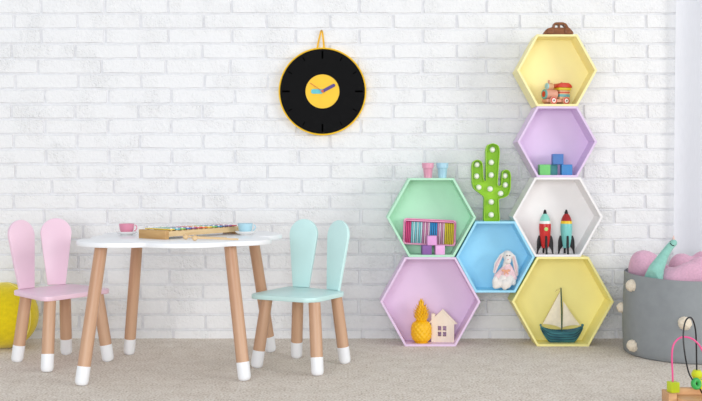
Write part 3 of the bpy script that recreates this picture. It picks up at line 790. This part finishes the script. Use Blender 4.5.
for a, b in zip(sec, sec[1:]):
    for k in range(len(a)): bm.faces.new((a[k], a[(k+1) % len(a)], b[(k+1) % len(b)], b[k]))
bm.faces.new(sec[0]); bm.faces.new(sec[-1])
hull = fin('hull', bm, M_HULL, boat, smooth=50)
M_STRAKE = mat('dark_navy_strake', (26, 52, 74), 0.5, 0.05)
for f in (0.28, 0.5, 0.72, 0.97):
    for sg in (-1, 1):
        ln = []
        for row in rows[1:-1]:
            lo_i = f*NR; a0 = int(lo_i); fr = lo_i-a0; p0 = Vector(row[a0]); p1 = Vector(row[min(NR, a0+1)]); p = p0.lerp(p1, fr)
            ln.append((p.x, sg*p.y, p.z))
        tube('strake', ln, 0.0013 if f < 0.9 else 0.0019, M_STRAKE if f < 0.9 else M_HULL, hull, 6)
ell('stern_knob', (20.8*q, 0, 17*q), (1.5*q, 1.5*q, 1.5*q), M_HULL, hull, sub=2)
ell('stern_knob', (-21.0*q, 0, 17*q), (1.1*q, 1.1*q, 1.3*q), M_HULL, hull, sub=2)
tube('mast', [(0, 0, 3*q), (0.2*q, 0, 30*q), (-0.8*q, 0, 54.5*q)], 0.0030, M_MAST, boat, 8)
def sail(name, tri, y):
    A_, B_, C_ = [Vector(p) for p in tri]; bm = bmesh.new(); N = 8; g = {}
    for i in range(N+1):
        for j in range(N+1-i):
            a = i/N; b = j/N; c = 1-a-b
            p = A_*c + B_*a + C_*b
            bulge = 27*a*b*c*0.007 + 4*a*b*0.004
            g[i, j] = (p.x*q, y-bulge, p.y*q + 4*a*b*1.3*q)
    for s_, yo in ((0, 0), (1, 0.0018)):
        vv = {k: bm.verts.new((p[0], p[1]+yo, p[2])) for k, p in g.items()}
        for i in range(N):
            for j in range(N-i):
                bm.faces.new((vv[i, j], vv[i+1, j], vv[i, j+1]))
                if j < N-i-1: bm.faces.new((vv[i+1, j], vv[i+1, j+1], vv[i, j+1]))
        if s_ == 0: v0 = vv
    path = [(i, 0) for i in range(N)] + [(N-j, j) for j in range(N)] + [(0, N-j) for j in range(N)]
    for k in range(len(path)):
        a, b = path[k], path[(k+1) % len(path)]
        bm.faces.new((v0[a], v0[b], vv[b], vv[a]))
    fin(name, bm, M_SAIL, boat, smooth=60)
sail('main_sail', [(-1.8, 50.5), (-19.3, 18.2), (-0.8, 14.4)], -0.004)
sail('fore_sail', [(1.6, 41), (1.0, 14.8), (18.6, 16.6)], 0.001)
tube('rope', [(-0.6*q, -0.003, 54*q), (-4.5*q, -0.004, 53*q), (-6.5*q, -0.004, 50.8*q), (-5*q, -0.004, 52*q), (-2*q, -0.004, 51*q), (-19.5*q, -0.004, 18*q)], 0.0010, M_ROPE, boat, 6)

# ------------------------------------------------------------------ pineapple and house in the large lilac shelf
rp_ = 0.966; q = S*rp_
pine = thing('toy_pineapple', 'glossy orange-yellow toy pineapple in the large lilac shelf', 'toy pineapple', ((421.2-351)*q, -(1-rp_)*D-0.006, H_L['zi']))
M_PI = mat('orange_yellow_vinyl', (255, 194, 10), 0.4, 0.03, 30, spec=0.5)
bm = bmesh.new(); N, K = 96, 56; rings = []
for j in range(K+1):
    z = j/K; zz = z*23.2*q
    R = 9.9*q*(max(0.0, 1-abs(2*z-0.96)**3.2))**0.5 if 0 < z < 1 else 0
    R = max(R, 6.8*q if j == 0 else (3.0*q if j == K else 0))
    ring = []
    for i in range(N):
        a = 2*math.pi*i/N
        s1 = abs(math.sin(6*a + z*13)); s2 = abs(math.sin(6*a - z*13))
        b = 0.5*q*((s1*s2)**0.5*2-0.8) if 0 < j < K else 0
        ring.append(bm.verts.new(((R+b)*math.cos(a), (R+b)*math.sin(a), zz)))
    rings.append(ring)
for a, b in zip(rings, rings[1:]):
    for i in range(N): bm.faces.new((a[i], a[(i+1) % N], b[(i+1) % N], b[i]))
bm.faces.new(list(reversed(rings[0]))); bm.faces.new(rings[-1])
fin('fruit', bm, M_PI, pine, smooth=180)
def leaf_mesh(L_, w, curl):
    bm = bmesh.new(); prev = None
    for j in range(7):
        t = j/6; x = curl*t**1.6*L_; z = L_*t*(1-0.12*t*curl); ww = w*(1-t**1.7)*(0.8+0.6*t*(1-t)*2)+0.0003
        th = 0.0032*(1-t)+0.0006
        ring = [bm.verts.new((x-th, 0, z)), bm.verts.new((x, -ww, z+0.001)), bm.verts.new((x+th*1.4, 0, z)), bm.verts.new((x, ww, z+0.001))]
        if prev:
            for k in range(4): bm.faces.new((prev[k], prev[(k+1) % 4], ring[(k+1) % 4], ring[k]))
        else: bm.faces.new(ring)
        prev = ring
    bm.faces.new(prev); bmesh.ops.recalc_face_normals(bm, faces=bm.faces)
    me = bpy.data.meshes.new('leaf'); bm.to_mesh(me); bm.free(); me.materials.append(M_PI)
    for p in me.polygons: p.use_smooth = True
    return me
lm = [leaf_mesh(4.6*q, 0.0105, 0.75), leaf_mesh(4.6*q, 0.0095, 0.5), leaf_mesh(6*q, 0.0085, 0.12)]
lathe('crown_core', [(0, 0), (4.8*q, 0), (5.3*q, 5*q), (5.0*q, 10*q), (3.4*q, 14.5*q), (1.2*q, 17.5*q), (0, 18*q)], M_PI, pine, (0, 0, 21.5*q), n=20)
for tier, (zz, R, n, mi) in enumerate(((22.0, 4.4, 11, 0), (24.3, 4.7, 11, 0), (26.6, 4.8, 11, 0), (28.9, 4.6, 10, 0), (31.2, 4.1, 9, 1), (33.6, 3.2, 8, 1), (36.0, 1.8, 6, 2), (38.0, 0.5, 4, 2))):
    for i in range(n):
        a = 2*math.pi*(i+0.5*(tier % 2))/n
        link('leaf', lm[mi], None, pine, (R*q*math.cos(a), R*q*math.sin(a), zz*q), (0, 0, a))
rh = 0.9685; q = S*rh
house = thing('toy_house', 'cream wooden cut-out house with a four-pane window beside the pineapple', 'toy house', ((442.8-351)*q, -(1-rh)*D, H_L['zi']), rz=math.radians(-9))
M_HO = mat('cream_house_wood', (246, 232, 216), 0.65, 0, 50, 0.04, 90, rgb2=(240, 224, 205), stretch=(1, 1, 0.2))
hz = lambda l: [((x-442.8)*q, (341.3-y)*q) for x, y in l]
ho = hz([(431.5, 341.3), (454.2, 341.3), (454.2, 323), (457, 323), (442.8, 309.2), (435.2, 316), (435.2, 313.2), (431.6, 313.2), (431.6, 319.6), (429.0, 322), (431.5, 322)])
wins = []
for x0 in (437.9, 442.9):
    for y0 in (325.2, 331.0): wins.append(hz([(x0, y0), (x0, y0+4.6), (x0+3.6, y0+4.6), (x0+3.6, y0)]))
outline('house_panel', [ho] + wins, -0.010, 0.010, M_HO, house, bevel=0, smooth=None)
outline('roof_board', [hz([(428.6, 322.6), (442.8, 308.4), (457.4, 322.9), (455.8, 323.0), (442.8, 310.4), (430.2, 322.8)])], -0.0118, 0.0118, M_HO, house, smooth=None)

# ------------------------------------------------------------------ plush rabbit in the blue shelf
rr_ = 0.965; q = S*rr_
rab = thing('plush_rabbit', 'white plush rabbit with long ears and pink dress sitting in the blue shelf', 'plush toy', ((504.3-351)*q, -(1-rr_)*D-0.004, H_b['zi']))
M_FUR = mat('cream_white_plush', (240, 232, 226), 0.95, 0.03, 90, 0.4, 350, spec=0.1, sheen=0.3)
M_DR = mat('pink_dress_cloth', (238, 206, 210), 0.9, 0.05, 90, 0.2, 250, spec=0.1)
M_EAR = mat('pink_inner_ear', (235, 200, 205), 0.9, 0.04, 60, spec=0.1)
def bx(x, y, d=0): return Vector(((445+x/7.02-504.3)*q, d, (290.3-(245+y/7.02))*q))
def rb_body(bm):
    b_ell(bm, bx(438, 84, -0.004), (4.5*q, 4.6*q, 5.6*q)); b_ell(bm, bx(436, 112, -0.016), (3.6*q, 3.2*q, 4.2*q))
    b_capsule(bm, bx(432, 130), bx(425, 215), 3.4*q, 6.0*q)
    b_ell(bm, bx(420, 265, 0.0), (7.6*q, 7*q, 5.4*q))
    b_capsule(bm, bx(405, 245, -0.012), bx(380, 275, -0.030), 5.2*q, 4.2*q); b_capsule(bm, bx(380, 275, -0.030), bx(345, 288, -0.036), 4.2*q, 3.2*q)
    b_ell(bm, bx(345, 262, -0.038), (3.4*q, 3.2*q, 5.8*q))
    b_capsule(bm, bx(445, 245, -0.014), bx(425, 278, -0.034), 5.2*q, 4.4*q); b_ell(bm, bx(408, 280, -0.042), (3.6*q, 3.2*q, 5.2*q))
    b_capsule(bm, bx(478, 225, -0.006), bx(474, 270, -0.016), 3.2*q, 2.9*q)
    b_capsule(bm, bx(362, 220, -0.008), bx(345, 262, -0.022), 3.0*q, 2.6*q)
blob('rabbit_body', rb_body, 0.0017, M_FUR, rab)
def rb_dress(bm):
    b_capsule(bm, bx(434, 158, -0.001), bx(428, 218, -0.001), 4.4*q, 6.6*q)
    b_capsule(bm, bx(412, 172, -0.002), bx(358, 228, -0.014), 2.7*q, 3.1*q)
    b_capsule(bm, bx(454, 168, -0.002), bx(482, 235, -0.012), 2.7*q, 3.1*q)
blob('dress', rb_dress, 0.0017, M_DR, rab)
def rb_ear(pts, w):
    def f(bm):
        for (a, b), (wa, wb) in zip(zip(pts, pts[1:]), zip(w, w[1:])): 
            for k in range(9):
                t = k/8; b_ell(bm, a.lerp(b, t), [(wa+(wb-wa)*t)*q, 1.3*q, (wa+(wb-wa)*t)*q], None, 2)
    return f
e1 = [bx(428, 55, 0), bx(392, 85, -0.003), bx(360, 140, -0.008), bx(342, 195, -0.014)]
e2 = [bx(450, 55, 0), bx(480, 90, -0.003), bx(496, 160, -0.006), bx(502, 215, -0.009)]
for e in (e1, e2):
    eo = blob('ear', rb_ear(e, [1.3, 2.1, 2.7, 1.5]), 0.0016, M_FUR, rab)
    blob('inner_ear', rb_ear([p+Vector((0, -1.0*q, 0)) for p in e[1:]], [0.8, 1.3, 0.5]), 0.0014, M_EAR, eo)
M_EYE = mat('black_bead', (20, 20, 22), 0.25, 0)
for x in (428, 447): ell('eye', bx(x, 78, -0.004-4.6*q), (0.62*q, 0.5*q, 0.62*q), M_EYE, rab, sub=2)
ell('nose', bx(435, 106, -0.016-3.1*q), (0.8*q, 0.5*q, 0.5*q), mat('pink_nose', (225, 150, 155), 0.7), rab, sub=2)
M_BOW = mat('orange_bow', (240, 190, 140), 0.8, 0.1, 200, rgb2=(226, 150, 140))
def bowb(bm):
    yb_ = -0.027
    b_ell(bm, bx(400, 182, yb_), (1.8*q, 0.9*q, 1.3*q)); b_ell(bm, bx(440, 182, yb_), (1.8*q, 0.9*q, 1.3*q)); b_ell(bm, bx(420, 183, yb_-0.001), (1.1*q, 1.2*q, 1.1*q))
    b_capsule(bm, bx(418, 186, yb_), bx(408, 206, yb_-0.002), 0.9*q, 0.8*q); b_capsule(bm, bx(422, 186, yb_), bx(434, 206, yb_-0.002), 0.9*q, 0.8*q)
blob('bow', bowb, 0.0018, M_BOW, rab, smooth_it=2)

# ------------------------------------------------------------------ grey basket
bc = Vector((308.5*S, -(1-0.918)*D, 0)); BR = 0.266
basket = thing('storage_basket', 'round grey felt basket with cream pompoms at the right by the wall', 'basket', bc)
M_FELT = mat('grey_felt', (150, 154, 157), 0.9, 0.03, 25, 0.12, 300, spec=0.1)
def bz(a):   # rim height around the basket
    return 0.352 - 0.016*max(0, -math.sin(a))
bm = bmesh.new(); N = 72; K = 12
def ring_at(t, R, z_in=None):
    o = []
    for i in range(N):
        a = 2*math.pi*i/N
        wob = 0.0035*math.sin(3*a+1.0+2*t) + 0.0025*math.sin(7*a+4*t)*t
        rr2 = R + wob + 0.006*math.sin(math.pi*t)
        o.append(bm.verts.new((rr2*math.cos(a), rr2*math.sin(a), z_in if z_in is not None else t*bz(a))))
    return o
rs = [ring_at(0, BR-0.014, 0.0), ring_at(0, BR-0.006, 0.0012), ring_at(0.0, BR-0.001, 0.007)] + [ring_at(t/K, BR) for t in range(1, K+1)]
inner_ = [ring_at(t/K, BR-0.006) for t in range(K, 0, -1)] + [ring_at(0, BR-0.02, 0.006)]
allr = rs + inner_
for a, b in zip(allr, allr[1:]):
    for i in range(N): bm.faces.new((a[i], a[(i+1) % N], b[(i+1) % N], b[i]))
bm.faces.new(list(reversed(allr[0]))); bm.faces.new(allr[-1])
fin('basket_wall', bm, M_FELT, basket, smooth=50)
M_POM = mat('cream_yarn', (240, 226, 205), 0.95, 0.06, 200, 0.3, 400, spec=0.05, sheen=0.2)
def pom_mesh(seed):
    rnd = random.Random(seed); bm = bmesh.new()
    bmesh.ops.create_icosphere(bm, subdivisions=4, radius=1)
    dirs = [Vector((rnd.gauss(0, 1), rnd.gauss(0, 1), rnd.gauss(0, 1))).normalized() for _ in range(150)]
    for v in bm.verts:
        d = v.co.normalized(); m_ = max(d.dot(x) for x in dirs)
        v.co = d*(0.80 + 0.24*max(0, (m_-0.96)/0.04)**0.8 + rnd.uniform(-0.03, 0.03))
    me = bpy.data.meshes.new('pompom'); bm.to_mesh(me); bm.free(); me.materials.append(M_POM)
    for p in me.polygons: p.use_smooth = True
    return me
pm = [pom_mesh(3), pom_mesh(5)]
def pompom(ang, z, rad, i):
    a = math.radians(ang)
    o = link('pompom', pm[i % 2], None, basket, ((BR+rad*0.25)*math.cos(a), (BR+rad*0.25)*math.sin(a), z), (i, i*2, i*3)); o.scale = (rad, rad*0.95, rad)
for i, (ang, z, rad) in enumerate(((197, 0.300, 0.026), (249, 0.167, 0.028), (198, 0.046, 0.0255), (166, 0.187, 0.022), (312, 0.30, 0.027), (312, 0.06, 0.027), (350, 0.18, 0.027), (30, 0.30, 0.027), (60, 0.08, 0.027), (95, 0.2, 0.027))):
    pompom(ang, z, rad, i)

# contents of the basket
M_KNIT = mat('pink_knit', (224, 176, 198), 0.95, 0.05, 120, 0.3, 380, spec=0.08, sheen=0.3)
M_DINO = mat('mint_plush', (150, 206, 193), 0.95, 0.05, 60, 0.3, 300, spec=0.08, sheen=0.3)
def wl(u, v, r): return P(u, v, r) - bc
def folds(c, n):
    c = c + n*(0.004*math.sin(c.x*38+c.z*21) + 0.003*math.sin(c.x*17-c.y*44+2))
    R_ = math.hypot(c.x, c.y); a = math.atan2(c.y, c.x)
    lim = BR-0.016 + max(0, min(0.02, (c.z-bz(a))*0.5))
    if R_ > lim: c.x *= lim/R_; c.y *= lim/R_
    c.z = max(c.z, 0.03)
    return c
def pill1(bm):
    b_ell(bm, wl(646, 270, 0.922), (0.080, 0.055, 0.088)); b_ell(bm, wl(641, 267, 0.920), (0.055, 0.05, 0.070)); b_ell(bm, wl(655, 276, 0.918), (0.080, 0.05, 0.07))
    b_ell(bm, wl(655, 325, 0.918), (0.10, 0.08, 0.12))
o = blob('cushion', pill1, 0.007, M_KNIT, None, bc, smooth_it=6, disp=folds); tag(o, 'rounded pink knitted cushion at the left inside the grey basket', 'cushion', 'pink cushions in the basket')
def pill2(bm):
    b_ell(bm, wl(690, 283, 0.888), (0.115, 0.055, 0.085)); b_ell(bm, wl(672, 280, 0.892), (0.055, 0.05, 0.060)); b_ell(bm, wl(704, 277, 0.892), (0.09, 0.055, 0.085))
    b_ell(bm, wl(688, 325, 0.895), (0.12, 0.06, 0.10))
o = blob('cushion', pill2, 0.007, M_KNIT, None, bc, smooth_it=6, disp=folds); tag(o, 'long pink knitted cushion along the front rim inside the grey basket', 'cushion', 'pink cushions in the basket')
def pill3(bm):
    b_ell(bm, wl(684, 272, 0.948), (0.070, 0.045, 0.085)); b_ell(bm, wl(702, 271, 0.948), (0.07, 0.045, 0.09)); b_ell(bm, wl(692, 305, 0.945), (0.12, 0.05, 0.12))
o = blob('cushion', pill3, 0.007, M_KNIT, None, bc, smooth_it=6, disp=folds); tag(o, 'pink knitted cushion at the back of the grey basket, right of the dinosaur', 'cushion', 'pink cushions in the basket')
dino = thing('plush_dinosaur', 'mint green plush dinosaur with long neck poking out of the grey basket', 'plush toy', bc)
def dn(bm):
    b_capsule(bm, wl(653, 310, 0.892), wl(653, 282, 0.890), 0.046, 0.043)
    b_capsule(bm, wl(653, 281, 0.888), wl(656, 270, 0.886), 0.041, 0.033)
    b_capsule(bm, wl(656, 270, 0.886), wl(663.5, 256, 0.886), 0.033, 0.0205); b_capsule(bm, wl(663.5, 256, 0.886), wl(669.5, 247, 0.886), 0.0205, 0.0165)
    b_capsule(bm, wl(669.5, 247, 0.886), wl(673.6, 242.8, 0.886), 0.0165, 0.0160)
def inside(c, n):
    R_ = math.hypot(c.x, c.y); a = math.atan2(c.y, c.x)
    lim = BR-0.014 + max(0, min(0.02, (c.z-bz(a))*0.4))
    if R_ > lim: c.x *= lim/R_; c.y *= lim/R_
    return c
blob('dinosaur_body', dn, 0.0045, M_DINO, dino, smooth_it=5, disp=inside)
tube('mouth_stitch', [wl(670.0, 243.0, 0.8828), wl(672.0, 245.2, 0.8820), wl(674.2, 245.8, 0.8824)], 0.0017, M_EYE, dino, 6)
ell('eye', wl(670.0, 241.4, 0.8835), (0.0018, 0.0018, 0.0018), M_EYE, dino, sub=2)
lathe('horn', [(0.006, 0), (0.004, 0.008), (0.0015, 0.016), (0, 0.017)], mat('pale_pink_felt', (240, 205, 198), 0.9), dino, wl(673.6, 239.5, 0.886), n=12, smooth=180)

# ------------------------------------------------------------------ bead maze in the foreground
rm = 0.70; q = S*rm
mz = thing('bead_maze', 'wooden bead maze toy with pink and black wires in the right foreground', 'toy', ((700-351)*q, -(1-rm)*D, 0))
def mx(u, v, d=0.0):
    rd = rm + d/D
    return Vector(((u-351)*S*rd-349*q, d, HC-(v-H0)*S*rd))
M_MZ = mat('maze_beech', (222, 176, 130), 0.5, 0, 60, 0.05, 80, rgb2=(204, 152, 106), stretch=(0.15, 1, 1), detail=6)
zt_ = mx(0, 394).z
outline('base_end', [rrect(mx(669, 0).x, 0.0, mx(677, 0).x, zt_, 0.002)], 0.0, 0.075, M_MZ, mz, bevel=0.001)
bm = bmesh.new()
b_outline(bm, [rounded([(mx(677, 0).x, 0.008), (mx(680, 0).x, -0.020), (mx(690, 0).x, -0.052), (mx(722, 0).x, -0.052), (mx(735, 0).x, -0.03), (mx(735, 0).x, 0.070), (mx(677, 0).x, 0.070)], [0, .02, .03, .03, .02, .01, 0], 6)], 0, zt_*0.72, 0.002)
bmesh.ops.rotate(bm, verts=bm.verts, cent=(0, 0, 0), matrix=Matrix.Rotation(-math.pi/2, 3, 'X'))
mn = min(v.co.z for v in bm.verts); bmesh.ops.translate(bm, verts=bm.verts, vec=(0, 0, -mn)); fin('base_tray', bm, M_MZ, mz)
box('base_rail', (mx(677, 0).x, 0.052, 0.0), (mx(735, 0).x, 0.075, mx(0, 388.5, 0.052).z), M_MZ, mz, bevel=0.0015)
M_WP = mat('pink_wire', (238, 90, 150), 0.3, 0.01, spec=0.5); M_WK = mat('black_wire', (22, 22, 26), 0.3, 0.01, spec=0.5)
def spline(pts, n=10):
    pts = [Vector(p) for p in pts]; out = []
    for i in range(len(pts)-1):
        p0 = pts[max(0, i-1)]; p1 = pts[i]; p2 = pts[i+1]; p3 = pts[min(len(pts)-1, i+2)]
        for k in range(n):
            t = k/n
            out.append(0.5*((2*p1)+(-p0+p2)*t+(2*p0-5*p1+4*p2-p3)*t*t+(-p0+3*p1-3*p2+p3)*t**3))
    return out + [pts[-1]]
tube('pink_arch', spline([mx(673, 392, 0.03), mx(672.6, 375, 0.03), mx(671.9, 356, 0.03), mx(673.5, 345, 0.03), mx(679, 338.4, 0.03), mx(686, 337, 0.03), mx(694, 340, 0.03), mx(701, 348, 0.035), mx(706, 362, 0.04), mx(708, 392, 0.045)]), 0.0031, M_WP, mz, 10)
tube('black_loop', spline([mx(697.5, 392, 0.055), mx(696.7, 367, 0.052), mx(696.3, 345, 0.045), mx(695.5, 330, 0.035), mx(692.8, 320, 0.020), mx(689.3, 317.4, 0.005), mx(685.2, 322, -0.010), mx(683.3, 335, -0.020), mx(684.6, 352, -0.028), mx(688, 370, -0.030), mx(692, 379, -0.030), mx(696.8, 384.5, -0.024), mx(700, 389, -0.010), mx(702, 393, 0.0)]), 0.0026, M_WK, mz, 10)
M_LIME = mat('lime_bead', (200, 215, 40), 0.35, 0.02); M_YG = mat('yellow_green_bead', (212, 220, 40), 0.35, 0.02); M_GB = mat('green_bead', (60, 170, 80), 0.35, 0.02)
cs = 4.6*q
box('cube_bead', (-cs, -cs, 0), (cs, cs, 10.4*q), M_LIME, mz, Vector((mx(673.2, 0, 0.030).x, 0.030, zt_)), (0, 0, 0.25), bevel=0.0015)
yb_ = mx(697, 374.5, 0.052)
lathe('bead', [(0.8*q, -4.6*q), (3.6*q, -4.6*q), (5.6*q, -1.2*q), (5.6*q, 1.2*q), (3.6*q, 4.6*q), (0.8*q, 4.6*q)], M_YG, mz, yb_, n=24, closed=True, smooth=30)
lathe('bead', [(0.8*q, -4.6*q), (4.2*q, -4.6*q), (6.0*q, 0), (4.2*q, 4.6*q), (0.8*q, 4.6*q)], M_YG, mz, mx(698.5, 384, 0.052), n=24, closed=True, smooth=30)
gb = []
for k in range(16):
    a = 2*math.pi*k/16; gb.append(((3.7+2.3*math.cos(a))*q, 2.6*math.sin(a)*q))
bd = lathe('bead', gb, M_GB, mz, mx(696.2, 383.7, -0.027), (math.radians(80), 0, math.radians(25)), n=28, closed=True, smooth=180)
